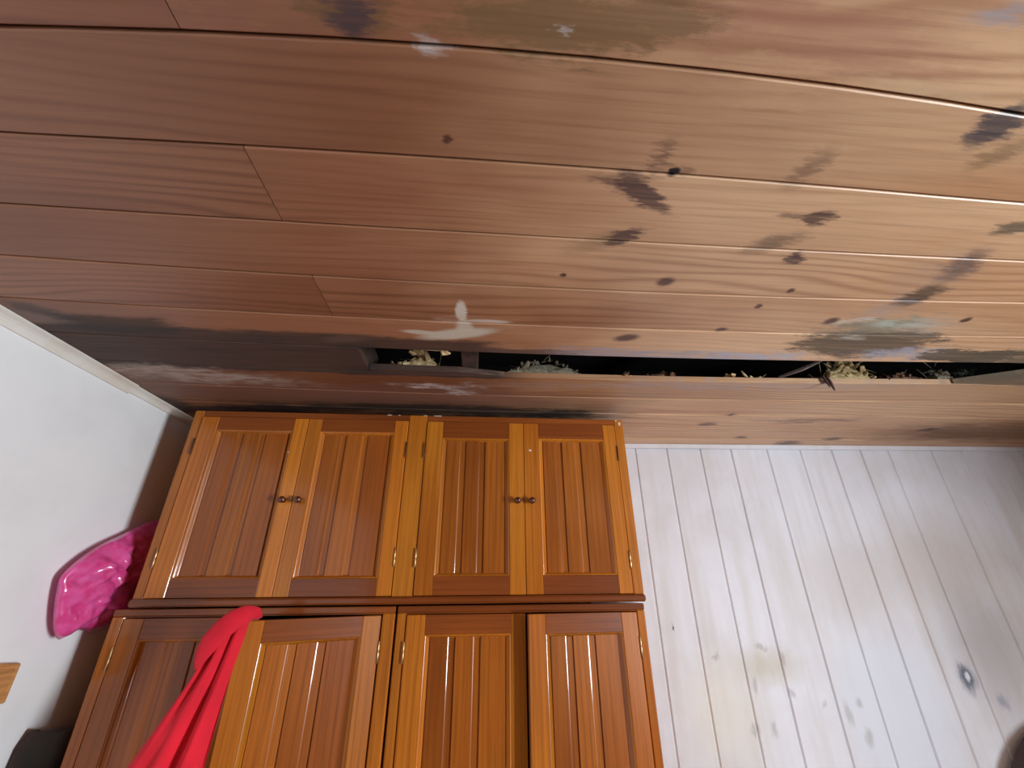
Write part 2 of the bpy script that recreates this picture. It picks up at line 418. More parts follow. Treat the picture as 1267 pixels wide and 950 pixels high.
# ------------------------------------------------------------------ the room
fl = cbox('floor', XL - 0.1, XR + 0.1, YF - 0.1, 2.1, -0.08, 0.0, FLOORM); tag(fl, 'brown wooden plank floor of the room', 'floor', kind='structure')
wl = cbox('wall_left', XL - 0.1, XL, YF, 2.1, 0.0, ZC + TH, WALL); tag(wl, 'white plastered wall left of the wardrobes', 'wall', kind='structure')
wf = cbox('wall_front', XL, XR, YF - 0.1, YF, 0.0, ZC + TH, PANEL); tag(wf, 'brown wooden wall behind the viewer', 'wall', kind='structure')
ya, yb = WIN_Y - WIN_W / 2 - 0.03, WIN_Y + WIN_W / 2 + 0.03
za, zb = WIN_Z - WIN_H / 2 - 0.03, WIN_Z + WIN_H / 2 + 0.03
wr = boxes('wall_right', [(XR, XR + 0.1, YF, ya, 0, ZC + TH), (XR, XR + 0.1, yb, 2.1, 0, ZC + TH), (XR, XR + 0.1, ya, yb, 0, za), (XR, XR + 0.1, ya, yb, zb, ZC + TH)], PANEL)
tag(wr, 'brown wooden wall with the window that lights the room', 'wall', kind='structure')
WFR = plain_mat('window_frame_paint', (226, 224, 218), 0.5)
win = boxes('window_1', [(XR, XR + 0.1, ya, ya + 0.03, za, zb), (XR, XR + 0.1, yb - 0.03, yb, za, zb), (XR, XR + 0.1, ya, yb, za, za + 0.03), (XR, XR + 0.1, ya, yb, zb - 0.03, zb)], WFR, c=0.004)
tag(win, 'white framed window in the right wall', 'window', kind='structure')
# roof over the void above the ceiling boards
rf = boxes('ceiling_void_roof', [(XL - 0.1, XR + 0.1, YF - 0.1, 2.1, TOP, TOP + 0.05), (XL - 0.1, XL, YF - 0.1, 2.1, ZC + TH, TOP), (XR, XR + 0.1, YF - 0.1, 2.1, ZC + TH, TOP), (XL, XR, YF - 0.1, YF, ZC + TH, TOP), (XL, XR, 2.0, 2.1, ZC + TH, TOP)], ROOFM); tag(rf, 'dark underside of the roof seen through the gap', 'roof', kind='structure')

# back wall: a plain backing with painted vertical boards standing on it
def slab(name, x0, x1, front, back, z0, z1, mat, parent=None, c=0.0):
    """vertical board following the slightly skewed back wall; front/back are offsets toward the room; c = edge chamfer"""
    V = []
    pts = [(x0, back), (x0, front + c), (x0 + c, front), (x1 - c, front), (x1, front + c), (x1, back)]
    for z in (z0, z1):
        for (x, o) in pts: V.append((x, back_y(x) + o, z))
    Fc = [list(range(5, -1, -1)), list(range(6, 12))]
    for i in range(6): j = (i + 1) % 6; Fc.append([i, j, j + 6, i + 6])
    return mesh_obj(name, V, Fc, mat, parent)
wb = slab('wall_back', XL, XR, 0.013, 0.10, 0.0, ZC + TH, GROOVE); tag(wb, 'white painted board wall behind the wardrobes', 'wall', kind='structure')
gx = [0.40, 0.585, 0.765, 0.922, 1.09, 1.245, 1.43, 1.60, 1.764, 1.915, 2.06, 2.29, 2.45, 2.61, 2.77, XR]
random.seed(3)
for a, b_ in zip(gx[:-1], gx[1:]):
    o = slab('wall_board', a + 0.0007, b_ - 0.0007, 0.007 + random.uniform(0, 0.0012), 0.0128, 0.0, ZC - 0.001, BOARDW, wb, c=0.0045)

# ceiling: boards with V-joints, one row rotten away
BW = 0.1535
def seam(i): return 0.2935 + BW * i
def bow(x, y):
    lim = interp(y, [0.45, 0.9], [0.8, 1.5])
    u = max(-lim, min(lim, x - 0.10))
    g = interp(y, [0.14, 0.294, 0.452, 0.605, 0.757, 0.905, 1.06, 1.21, 1.9], [0.075, 0.048, 0.014, -0.008, -0.020, -0.020, -0.021, -0.022, -0.018])
    return y + g * u * u
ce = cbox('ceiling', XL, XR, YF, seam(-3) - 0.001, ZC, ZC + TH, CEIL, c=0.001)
tag(ce, 'varnished pine board ceiling with one rotten missing board', 'ceiling', kind='structure')
def ceiling_board(x0, x1, ya_, yb_, end0=None, end1=None, dz=0.0):
    """x0..x1, seams ya_..yb_; end1 = list of (t, dx) making a broken end at x1 (t across the board)"""
    n = max(3, int((x1 - x0) / 0.16)); b = 0.0018; g = 0.0020; V = []; Fc = []
    prof = [(0.0, TH, g), (0.0, b, g), (0.0, 0.0, g + b), (0.33, 0.0, 0), (0.66, 0.0, 0), (1.0, 0.0, -g - b), (1.0, b, -g), (1.0, TH, -g)]
    m = len(prof)
    for i in range(n + 1):
        for (t, dzp, off) in prof:
            xa = x0 + 0.0008 + (interp(t, *end0) if end0 else 0); xb = x1 - 0.0008 + (interp(t, *end1) if end1 else 0)
            x = xa + (xb - xa) * i / n
            y = bow(x, ya_ + (yb_ - ya_) * t) + off
            y = min(y, back_y(x) - 0.002 + (0.0 if t < 1 else 0.001))
            V.append((x, y, ZC + dzp + dz))
    for i in range(n):
        for j in range(m):
            q = (j + 1) % m
            Fc.append([i * m + j, i * m + q, (i + 1) * m + q, (i + 1) * m + j])
    Fc.append(list(range(m))); Fc.append([n * m + j for j in range(m - 1, -1, -1)])
    near = [q for q in STAINS if q[0] + q[2] * 1.7 + 0.08 > x0 and q[0] - q[2] * 1.7 - 0.08 < x1 and q[1] + max(q[3], q[2] * abs(math.sin(math.radians(q[4])))) * 1.7 + 0.06 > ya_ and q[1] - max(q[3], q[2] * abs(math.sin(math.radians(q[4])))) * 1.7 - 0.06 < yb_]
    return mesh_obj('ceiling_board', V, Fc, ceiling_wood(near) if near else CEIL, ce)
random.seed(11)
rows = {}
JX = -0.37
for i in range(-3, 11):
    a, b_ = seam(i), seam(i + 1)
    if a > 1.84: break
    if i == 5:                                       # the rotten row: stub on the left, hole, broken stub on the right
        ceiling_board(XL, JX + 0.010, a, b_, end1=([0, 0.33, 0.66, 1], [0.012, 0.0, 0.006, 0.014]))
        ceiling_board(JX + 0.024, -0.02, a + 0.125, b_, end1=([0, 0.33, 0.66, 1], [-0.05, -0.02, 0.0, 0.10]))   # rotten sliver left along the far edge
        ceiling_board(1.78, XR, a, b_, end0=([0, 0.2, 0.45, 0.7, 1], [0.12, 0.09, 0.03, -0.05, -0.16]))
        continue
    cuts = [XL]
    if i in (-1, 1, 3): cuts.append(JX)
    cuts += [c for c in ([2.07] if i % 2 else [1.45]) if i not in (-1, 0, 1, 2, 3, 4, 6, 7)]
    cuts.append(XR)
    for x0, x1 in zip(cuts[:-1], cuts[1:]):
        ceiling_board(x0, x1, a, b_, dz=random.uniform(0, 0.0012))
# joists over the boards
for jx in (-0.385, -0.033, 2.10):
    o = cbox('ceiling_joist', jx - 0.026, jx + 0.026, 0.0, 1.86, ZC + TH + 0.002, ZC + TH + 0.10, DARKW, ce, c=0.003)

# cove moulding along the left wall in two lengths, and a thin batten on the back wall
def cove(name, y0, y1, s, mat):
    P = [(0, 0), (0, -s), (0.006, -s)] + [(s * 0.95 - (s * 0.95 - 0.006) * math.cos(t), -s + (s - 0.006) * math.sin(t)) for t in (0.35, 0.7, 1.05, 1.35)] + [(s * 0.95, -0.004), (s * 0.95, 0)]
    V = [(XL + a, y, ZC + b - 0.0005) for y in (y0, y1) for a, b in P]; m = len(P)
    Fc = [list(range(m)), list(range(2 * m - 1, m - 1, -1))] + [[i, (i + 1) % m, (i + 1) % m + m, i + m] for i in range(m)]
    return mesh_obj(name, V, Fc, mat)
t1 = cove('trim_1', YF, 1.362, 0.030, TRIMM); tag(t1, 'long white cove moulding between left wall and ceiling', 'moulding', kind='structure')
t2 = cove('trim_2', 1.364, back_y(XL) - 0.001, 0.024, TRIMM); tag(t2, 'short thinner piece of white moulding at the corner', 'moulding', kind='structure')
t3 = slab('trim_3', 0.42, XR, -0.009, 0.0, ZC - 0.022, ZC - 0.001, BOARDW, None, c=0.003); tag(t3, 'thin white batten along the top of the back wall', 'moulding', kind='structure')

# ------------------------------------------------------------------ wardrobes
L, M_, D = (200, 122, 34), (172, 94, 24), (100, 48, 14)
W_V = wood_mat('orange_varnished_wood_upright', L, M_, D, 'Z', rough=0.33, along=0.7, across=6, freq=20, ring_amt=0.25, var=0.36, coat=0.55, bump=0.03)
W_H = wood_mat('orange_varnished_wood_crosswise', (146, 76, 28), (122, 60, 22), (78, 36, 12), 'X', rough=0.33, along=0.7, across=6, freq=20, ring_amt=0.25, var=0.2, coat=0.55, bump=0.03)
W_P = wood_mat('orange_varnished_panel_wood', (170, 96, 30), (142, 74, 22), (84, 40, 12), 'Z', rough=0.30, along=0.7, across=6, freq=20, ring_amt=0.25, var=0.20, coat=0.55, bump=0.03)
W_IN = wood_mat('inside_carcass_wood', (110, 62, 30), (92, 50, 24), (60, 30, 14), 'Z', rough=0.6)
BRASS = plain_mat('hinge_brass', (206, 176, 128), 0.3, 1.0)
BRASS2 = plain_mat('hinge_tarnished', (92, 58, 34), 0.5, 0.6)
KNOBM = plain_mat('dark_turned_knob', (96, 44, 22), 0.25, **{'Coat Weight': 0.6})
DT = 0.020
def make_door(x0, x1, z0, z1, yfront, hinge_side, parent, org, stile=(0.056, 0.056), rails=(0.055, 0.048), knob_z=None, hinges=(), angle=0.0, knob=True):
    """framed door of three boards; local origin on its hinge edge so that it can swing"""
    hx = x0 if hinge_side < 0 else x1
    def X(x): return x - hx
    zt = z1 - rails[1]; zb_ = z0 + rails[0]
    sl, sr = x0 + stile[0], x1 - stile[1]
    bv, dp = 0.016, 0.0140
    # moulding around the panel and the thin back of the panel: the door's own mesh
    V = []; Fc = []
    def quad(p): o = len(V); V.extend(p); Fc.append([o, o + 1, o + 2, o + 3])
    x_a, x_b, xi, xj = X(sl) - 0.0, X(sr) + 0.0, X(sl) + bv, X(sr) - bv
    zi, zj = zb_ + bv * 0.6, zt - bv * 0.6
    NB = 5; ring_pts = []
    for (pu, pw) in ((0, 0), (0.16, 0.03), (0.32, 0.16), (0.62, 0.62), (0.86, 0.92), (1, 1)):       # softened bevel moulding, four mitred sides
        ux = bv * pu; uy = dp * pw
        ring_pts.append([(x_a + ux, 0.0005 + uy, zb_ + ux * 0.6), (x_b - ux, 0.0005 + uy, zb_ + ux * 0.6), (x_b - ux, 0.0005 + uy, zt - ux * 0.6), (x_a + ux, 0.0005 + uy, zt - ux * 0.6)])
    for side in range(4):
        nx_ = (side + 1) % 4; o = len(V)
        for q in range(NB + 1): V.append(ring_pts[q][side]); V.append(ring_pts[q][nx_])
        for q in range(NB): Fc.append([o + 2 * q, o + 2 * q + 1, o + 2 * q + 3, o + 2 * q + 2])
    nsm = len(Fc)
    bv_, bf = cbox_data(x_a, x_b, DT - 0.003, DT, zb_, zt, 0.0004); o = len(V); V += bv_; Fc += [[i + o for i in f] for f in bf]
    d = mesh_obj('door', V, Fc, W_V, parent)
    for p in d.data.polygons[:nsm]: p.use_smooth = True
    d.location = (hx - org[0], yfront - org[1], 0 - org[2]); d.rotation_euler = (0, 0, angle)
    ch = 0.0018
    for (a, b_) in ((x0, sl), (sr, x1)): cbox('stile', X(a), X(b_), 0, DT, z0, z1, W_V, d, ch)
    cbox('rail', X(sl), X(sr), 0.0004, DT, z0, zb_, W_H, d, 0.0010)
    cbox('rail', X(sl), X(sr), 0.0004, DT, zt, z1, W_H, d, 0.0010)
    # three boards, each: face, bead falling to the right, low tongue
    n = 3; wv = (xj - xi) / n
    for q in range(n):
        a = xi + q * wv; b_ = a + wv; f = dp - 0.0005 - 0.0022; lo = dp + 0.0018
        last = q == n - 1
        P = [(a + 0.0006, DT - 0.003), (a + 0.0006, f + 0.0008), (a + 0.0014, f)]
        P += [(b_ - 0.0004, f), (b_ - 0.0004, DT - 0.003)] if last else [(b_ - 0.0245, f), (b_ - 0.0218, f + 0.0005), (b_ - 0.0197, f + 0.0016), (b_ - 0.0184, f + 0.0032), (b_ - 0.018, lo), (b_ - 0.0003, lo), (b_ - 0.0003, DT - 0.003)]
        m = len(P); VV = [(x, y, z) for z in (zi - 0.003, zj + 0.003) for x, y in P]
        FF = [list(range(m - 1, -1, -1)), list(range(m, 2 * m))] + [[i, (i + 1) % m, (i + 1) % m + m, i + m] for i in range(m)]
        mesh_obj('panel_board', VV, FF, W_P, d)
    for hz in hinges:
        V = []; Fc = []; ns = 10; hx_ = -0.001 if hinge_side < 0 else 0.001
        for z, rr in ((hz - 0.028, 0.0015), (hz - 0.027, 0.0023), (hz - 0.0006, 0.0023), (hz, 0.0021), (hz + 0.0006, 0.0023), (hz + 0.027, 0.0023), (hz + 0.028, 0.0015)):
            for s in range(ns): t = 2 * math.pi * s / ns; V.append((hx_ + rr * math.cos(t), -0.0025 + rr * math.sin(t), z))
        for q in range(6):
            for s in range(ns): Fc.append([q * ns + s, q * ns + (s + 1) % ns, (q + 1) * ns + (s + 1) % ns, (q + 1) * ns + s])
        Fc.append(list(range(ns - 1, -1, -1))); Fc.append([6 * ns + s for s in range(ns)])
        tag(mesh_obj('hinge', V, Fc, BRASS if hz < 2 else BRASS2, d, True), 'small shiny metal hinge' if hz < 2 else 'small dark tarnished hinge')
    if knob_z:
        kx = (X(x1) - 0.024) if hinge_side < 0 else (X(x0) + 0.024)
        V = []; Fc = []; ns = 14; prof = [(0.0, 0.008), (-0.003, 0.0085), (-0.006, 0.0055), (-0.011, 0.0055), (-0.014, 0.0095), (-0.019, 0.0115), (-0.024, 0.0095), (-0.027, 0.005), (-0.0278, 0.001)]
        for y, rr in prof:
            for s in range(ns): t = 2 * math.pi * s / ns; V.append((kx + rr * math.cos(t), y, knob_z + rr * math.sin(t)))
        for q in range(len(prof) - 1):
            for s in range(ns): Fc.append([q * ns + s, q * ns + (s + 1) % ns, (q + 1) * ns + (s + 1) % ns, (q + 1) * ns + s])
        Fc.append(list(range(ns))); Fc.append([(len(prof) - 1) * ns + s for s in range(ns)])
        tag(mesh_obj('knob', V, Fc, KNOBM, d, True), 'small dark turned wooden knob')
    return d

YD = 1.454; YC = YD + DT + 0.002            # door fronts, carcass front
def part(name, b, mat, root, c=0.002):
    return cbox(name, *b, mat, root, c, org=root.location)
# upper cabinet
UC = empty('upper_cabinet', (-0.226, YC, 1.737))
tag(UC, 'orange varnished four-door wooden cabinet standing on top of the two wardrobes, just under the ceiling', 'cabinet')
UX0, UX1, UZ0, UZ1 = -0.997, 0.545, 1.737, 2.352
YB = 1.875
part('side_panel', (UX0, UX0 + 0.018, YC, YB, UZ0 + 0.02, UZ1 - 0.016), W_V, UC)
part('side_panel', (UX1 - 0.018, UX1, YC, YB, UZ0 + 0.02, UZ1 - 0.016), W_V, UC)
part('top_panel', (UX0, UX1, YC, YB, UZ1 - 0.016, UZ1), W_H, UC)
part('back_panel', (UX0 + 0.018, UX1 - 0.018, YB - 0.006, YB, UZ0 + 0.02, UZ1 - 0.016), W_IN, UC)
part('bottom_moulding', (UX0 - 0.004, UX1 + 0.003, YD - 0.004, YB, UZ0, UZ0 + 0.021), W_H, UC, c=0.005)
YS = YD + 0.004
part('edge_stile', (UX0, -0.9665, YS, YC, UZ0 + 0.021, UZ1), W_V, UC)
part('edge_stile', (0.5115, UX1, YS, YC, UZ0 + 0.021, UZ1), W_V, UC)
part('middle_stile', (-0.2525, -0.1875, YS, YC, UZ0 + 0.021, UZ1), W_V, UC)
part('top_rail', (-0.9665, -0.2525, YS, YC, 2.330, UZ1), W_H, UC)
part('top_rail', (-0.1875, 0.5115, YS, YC, 2.330, UZ1), W_H, UC)
UD0, UD1 = 1.7600, 2.3285
DOORS = []
DOORS.append(make_door(-0.9655, -0.6045, UD0, UD1, YD, -1, UC, UC.location, (0.058, 0.046), (0.052, 0.048), 2.043, (1.87, 2.22)))
DOORS.append(make_door(-0.6030, -0.2540, UD0, UD1, YD, 1, UC, UC.location, (0.046, 0.046), (0.050, 0.047), 2.043, (1.87, 2.22)))
DOORS.append(make_door(-0.1860, 0.1635, UD0, UD1, YD, -1, UC, UC.location, (0.058, 0.052), (0.055, 0.062), 2.046, (1.868, 2.22)))
DOORS.append(make_door(0.1650, 0.5100, UD0, UD1, YD, 1, UC, UC.location, (0.055, 0.046), (0.055, 0.058), 2.046, (1.86, 2.22)))

# worn white flecks along the cabinet's top edge and corner, and two on the doors
FLECK = plain_mat('white_paint_fleck', (236, 226, 210), 0.6)
for (fx, fz, fw, fh, fy) in ((-0.325, 2.3505, 0.013, 0.0022, YS), (-0.290, 2.3505, 0.006, 0.0022, YS), (-0.196, 2.3510, 0.010, 0.0022, YS), (-0.150, 2.3510, 0.022, 0.0024, YS), (0.532, 2.335, 0.006, 0.012, YS), (0.520, 2.347, 0.005, 0.004, YS), (0.188, 2.225, 0.007, 0.006, YD), (-0.650, 2.205, 0.004, 0.004, YD)):
    V, Fc = cbox_data(fx - fw / 2, fx + fw / 2, fy - 0.0009, fy + 0.0002, fz - fh / 2, fz + fh / 2, 0.0004)
    rf_ = random.Random(int(fx * 1000)); V = [(x - UC.location.x + rf_.uniform(-.2, .2) * fw, y - UC.location.y, z - UC.location.z + rf_.uniform(-.12, .12) * fh) for x, y, z in V]
    mesh_obj('paint_fleck', V, Fc, FLECK, UC)

def wardrobe(x0, x1, dl, dm, dr, label, a2):
    r = empty('wardrobe', ((x0 + x1) / 2, YC, 0)); tag(r, label, 'wardrobe', 'the pair of lower wardrobes')
    z1 = 1.732; zt = 1.7095
    part('side_panel', (x0, x0 + 0.018, YC, YB, 0.0, z1 - 0.018), W_V, r)
    part('side_panel', (x1 - 0.018, x1, YC, YB, 0.0, z1 - 0.018), W_V, r)
    part('top_panel', (x0, x1, YS, YB, z1 - 0.018, z1), W_H, r)
    part('back_panel', (x0 + 0.018, x1 - 0.018, YB - 0.006, YB, 0.05, z1 - 0.018), W_IN, r)
    part('bottom_panel', (x0 + 0.018, x1 - 0.018, YC, YB - 0.006, 0.06, 0.078), W_IN, r)
    part('plinth', (x0, x1, YS, YC, 0.0, 0.078), W_H, r)
    part('edge_stile', (x0, dl - 0.0012, YS, YC, 0.078, z1 - 0.018), W_V, r, c=0.0032)
    part('edge_stile', (dr + 0.0012, x1, YS, YC, 0.078, z1 - 0.018), W_V, r, c=0.0032)
    part('top_rail', (dl - 0.0012, dr + 0.0012, YS, YC, zt + 0.0012, z1 - 0.018), W_H, r, c=0.0008)
    make_door(dl, dm - 0.0008, 0.080, zt - 0.001, YD, -1, r, r.location, (0.056, 0.046), (0.06, 0.053), None, (1.612, 0.9, 0.2))
    make_door(dm + 0.0008, dr, 0.080, zt - 0.001, YD, 1, r, r.location, (0.052, 0.052), (0.06, 0.053), None, (1.615, 0.9, 0.2), angle=a2)
    return r
W1 = wardrobe(-1.034, -0.2350, -0.998, -0.634, -0.274, 'left orange wooden wardrobe, its right door swung open under the red cloth', math.radians(24))
W2 = wardrobe(-0.2285, 0.5400, -0.199, 0.162, 0.5115, 'right orange wooden wardrobe with its right door barely ajar, next to the white board wall', math.radians(6.5))

# ------------------------------------------------------------------ red cloth over the open door
def cloth_mat(name, col, dark):
    m, k, b = new_mat(name)
    tc = k.new('ShaderNodeTexCoord')
    n, _ = k.noise(tc.outputs['Object'], 420.0, 2.0, 0.6); n2, _ = k.noise(tc.outputs['Object'], 9.0, 3.0, 0.5)
    k.put(b.inputs['Base Color'], k.mix(k.rng(n2, 0.3, 0.8), lin(col), lin(dark)))
    b.inputs['Roughness'].default_value = 0.9
    b.inputs['Sheen Weight'].default_value = 0.35; b.inputs['Sheen Roughness'].default_value = 0.5
    b.inputs['Sheen Tint'].default_value = lin((255, 120, 130))
    bn = k.new('ShaderNodeBump'); bn.inputs['Strength'].default_value = 0.25; bn.inputs['Distance'].default_value = 0.002
    k.put(bn.inputs['Height'], n); k.put(b.inputs['Normal'], bn.outputs[0])
    return m
RED = cloth_mat('red_fleece', (226, 22, 46), (196, 14, 38))
def build_cloth():
    V = []; Fc = []
    # hanging part: closed sheet lofted down from under the rolled top; rows = height, left x, right x, middle depth
    rowsC = [(1.712, -0.640, -0.574, 1.284), (1.690, -0.648, -0.576, 1.284), (1.660, -0.655, -0.579, 1.281), (1.630, -0.660, -0.582, 1.277), (1.600, -0.668, -0.584, 1.272),
             (1.570, -0.682, -0.585, 1.270), (1.535, -0.700, -0.586, 1.266), (1.490, -0.722, -0.587, 1.262), (1.440, -0.748, -0.588, 1.258), (1.380, -0.776, -0.588, 1.256),
             (1.300, -0.800, -0.588, 1.256), (1.200, -0.815, -0.590, 1.258), (1.080, -0.820, -0.594, 1.262), (0.980, -0.806, -0.604, 1.266)]
    zs = [r[0] for r in rowsC][::-1]
    def col(i, z): return interp(z, zs, [r[i] for r in rowsC][::-1])
    nz, ns = 80, 72
    for a in range(nz + 1):
        t = a / nz; z = 1.712 - (1.712 - 0.98) * (t ** 1.2)
        xl, xr, yc = col(1, z), col(2, z), col(3, z)
        hw = (xr - xl) / 2; cx = (xl + xr) / 2; drop = 1.712 - z
        grow = min(1.0, drop / 0.16)
        for q in range(ns):
            an = 2 * math.pi * q / ns
            u = math.cos(an); side = math.sin(an)              # u: -1 left .. 1 right ; side < 0 front
            x = cx + hw * u; y = yc + 0.014 * side
            if side < 0:
                e = (1 - u * u) ** 0.5
                def ridge(c, w_): return max(0.0, 1 - abs(u - c) / w_) ** 0.8
                f = -0.024 * ridge(-0.80 + 0.25 * drop, 0.30) - 0.026 * ridge(-0.10 - 0.35 * drop, 0.38) - 0.024 * ridge(0.62 - 0.15 * drop, 0.34) + 0.010 * ridge(0.28 - 0.3 * drop, 0.12) + 0.008
                f += 0.004 * math.sin(u * 11 + drop * 17)
                y += f * (0.35 + 0.65 * grow) * min(1.0, e * 2.2)
            V.append((x, y, z))
    for a in range(nz):
        for q in range(ns): Fc.append([a * ns + q, a * ns + (q + 1) % ns, (a + 1) * ns + (q + 1) % ns, (a + 1) * ns + q])
    Fc.append(list(range(ns - 1, -1, -1))); Fc.append([nz * ns + q for q in range(ns)])
    # rolled top hooked over the door corner: a tapering fold running from the corner down to the left
    path = [((-0.564, 1.308, 1.716), 0.010), ((-0.568, 1.290, 1.727), 0.017), ((-0.580, 1.268, 1.727), 0.021), ((-0.598, 1.252, 1.716), 0.024), ((-0.618, 1.244, 1.695), 0.026), ((-0.636, 1.243, 1.670), 0.024), ((-0.649, 1.246, 1.646), 0.018), ((-0.657, 1.252, 1.626), 0.011), ((-0.661, 1.260, 1.610), 0.004)]
    o = len(V); nr = 20; pts = []
    for i in range(len(path) - 1):
        for q in range(4):
            t = q / 4; pts.append((Vector(path[i][0]).lerp(Vector(path[i + 1][0]), t), path[i][1] * (1 - t) + path[i + 1][1] * t))
    pts.append((Vector(path[-1][0]), path[-1][1]))
    for i, (p, rr) in enumerate(pts):
        d = (pts[min(i + 1, len(pts) - 1)][0] - pts[max(i - 1, 0)][0]).normalized()
        sd = d.cross(Vector((0, 1, 0))).normalized(); fr = sd.cross(d)
        for q in range(nr):
            an = 2 * math.pi * q / nr
            V.append(p + sd * (rr * math.cos(an)) + fr * (rr * 0.50 * math.sin(an)) + Vector((0, 0, 0.002 * noise.noise(p * 40 + Vector((an, 0, 0))))))
    n_ = len(pts)
    for i in range(n_ - 1):
        for q in range(nr): Fc.append([o + i * nr + q, o + i * nr + (q + 1) % nr, o + (i + 1) * nr + (q + 1) % nr, o + (i + 1) * nr + q])
    Fc.append([o + q for q in range(nr - 1, -1, -1)]); Fc.append([o + (n_ - 1) * nr + q for q in range(nr)])
    ob = mesh_obj('red_cloth', V, Fc, RED, None, True)
    tag(ob, 'bright red fleece cloth hanging over the top corner of the open wardrobe door', 'cloth')
build_cloth()

# ------------------------------------------------------------------ pink plastic bag wedged between wall and cabinet
def bag_mat():
    m, k, b = new_mat('pink_plastic_film')
    tc = k.new('ShaderNodeTexCoord'); n, _ = k.noise(tc.outputs['Object'], 22.0, 3.0, 0.6)
    nv = k.new('ShaderNodeTexNoise'); nv.noise_type = 'RIDGED_MULTIFRACTAL'; k.put(nv.inputs['Vector'], tc.outputs['Object']); nv.inputs['Scale'].default_value = 16.0; nv.inputs['Detail'].default_value = 2.0
    bn = k.new('ShaderNodeBump'); bn.inputs['Strength'].default_value = 0.55; bn.inputs['Distance'].default_value = 0.020; k.put(bn.inputs['Height'], nv.outputs[0]); k.put(b.inputs['Normal'], bn.outputs[0]); k.put(b.inputs['Coat Normal'], bn.outputs[0])
    k.put(b.inputs['Base Color'], k.mix(k.rng(n, 0.3, 0.75), lin((228, 98, 164)), lin((214, 52, 122))))
    b.inputs['Roughness'].default_value = 0.20; b.inputs['Coat Weight'].default_value = 1.0; b.inputs['Coat Roughness'].default_value = 0.05
    b.inputs['Transmission Weight'].default_value = 0.0
    b.inputs['Subsurface Weight'].default_value = 0.25; b.inputs['Subsurface Radius'].default_value = (0.03, 0.006, 0.012); b.inputs['Subsurface Scale'].default_value = 1.0
    return m
BAG = bag_mat()
def build_bag():
    # outline in the (depth, height) plane, from the photo's silhouette placed 6 cm off the wall
    out = [(1.428, 1.662), (1.396, 1.690), (1.372, 1.740), (1.356, 1.790), (1.354, 1.822), (1.385, 1.862), (1.425, 1.895), (1.470, 1.922), (1.515, 1.945), (1.572, 1.976), (1.628, 2.000), (1.68, 2.005), (1.72, 1.96), (1.73, 1.88), (1.72, 1.80), (1.69, 1.74), (1.64, 1.700), (1.590, 1.682), (1.530, 1.674), (1.470, 1.680)]
    cyb, czb = 1.53, 1.825; m = len(out); rings = 18
    V = []; Fc = []
    def bulge(t, s): return (1 - t * t) ** 0.6
    sub = []
    for i in range(m):                                       # subdivide the outline with rounding
        p0, p1, p2, p3 = out[i - 1], out[i], out[(i + 1) % m], out[(i + 2) % m]
        for q in range(4):
            t = q / 4
            sub.append(tuple(0.5 * (2 * p1[c] + (p2[c] - p0[c]) * t + (2 * p0[c] - 5 * p1[c] + 4 * p2[c] - p3[c]) * t * t + (3 * p1[c] - p0[c] - 3 * p2[c] + p3[c]) * t ** 3) for c in (0, 1)))
    m = len(sub)
    XCB = -1.128
    for side in (1, -1):
        for r_ in range(rings):
            t = 1 - r_ / rings
            for (py, pz) in sub:
                y = cyb + (py - cyb) * t; z = czb + (pz - czb) * t
                hgt = (0.066 if side > 0 else 0.034) * (1 - t ** 2.6) ** 0.75
                v = Vector((y * 17, z * 17, side * 4.0)); cr = abs(noise.noise(v * 1.1)) * 0.040 + abs(noise.noise(v * 2.4)) * 0.024
                x = XCB + side * max(0.0, hgt - (abs(cr) * (1 - t ** 4) if side > 0 else 0.3 * abs(cr)) )
                V.append((x, y + (0.010 * noise.noise(v * 1.7) if t < 0.95 else 0), z))
        V.append((XCB + (0.058 if side > 0 else -0.032), cyb, czb))
    blk = rings * m + 1
    for sd in (0, 1):
        o = sd * blk
        for r_ in range(rings - 1):
            for i in range(m):
                j = (i + 1) % m; Fc.append([o + r_ * m + i, o + r_ * m + j, o + (r_ + 1) * m + j, o + (r_ + 1) * m + i])
        for i in range(m): Fc.append([o + (rings - 1) * m + i, o + (rings - 1) * m + (i + 1) % m, o + rings * m])
    ob = mesh_obj('plastic_bag', V, Fc, BAG, None, True)
    bm = bmesh.new(); bm.from_mesh(ob.data); bmesh.ops.remove_doubles(bm, verts=bm.verts, dist=0.0004); bmesh.ops.recalc_face_normals(bm, faces=bm.faces); bm.to_mesh(ob.data); bm.free()
    tag(ob, 'crumpled shiny pink plastic bag wedged between the white wall and the upper cabinet', 'bag')
build_bag()

# ------------------------------------------------------------------ small wooden plaque on the left wall
PLQ = wood_mat('pale_plaque_wood', (206, 150, 92), (186, 124, 70), (140, 84, 44), 'Y', rough=0.5, var=0.1)
pq = empty('wooden_plaque', (XL, 1.27, 1.535)); tag(pq, 'small tan wooden board fixed to the white wall, below the pink bag', 'plaque')
def plq(name, y0, y1, z0, z1, x0, x1, mat, c):
    V, Fc = cbox_data(x0, x1, y0 - 1.27, y1 - 1.27, z0 - 1.535, z1 - 1.535, c)
    V = [(x, y, z - 0.12 * (y + 0.0) * (z / 0.095)) for x, y, z in V]
    return mesh_obj(name, V, Fc, mat, pq)
plq('board', 1.16, 1.368, 1.535, 1.630, 0.0, 0.018, PLQ, 0.003)
plq('face_panel', 1.175, 1.353, 1.548, 1.617, 0.018, 0.021, PLQ, 0.002)

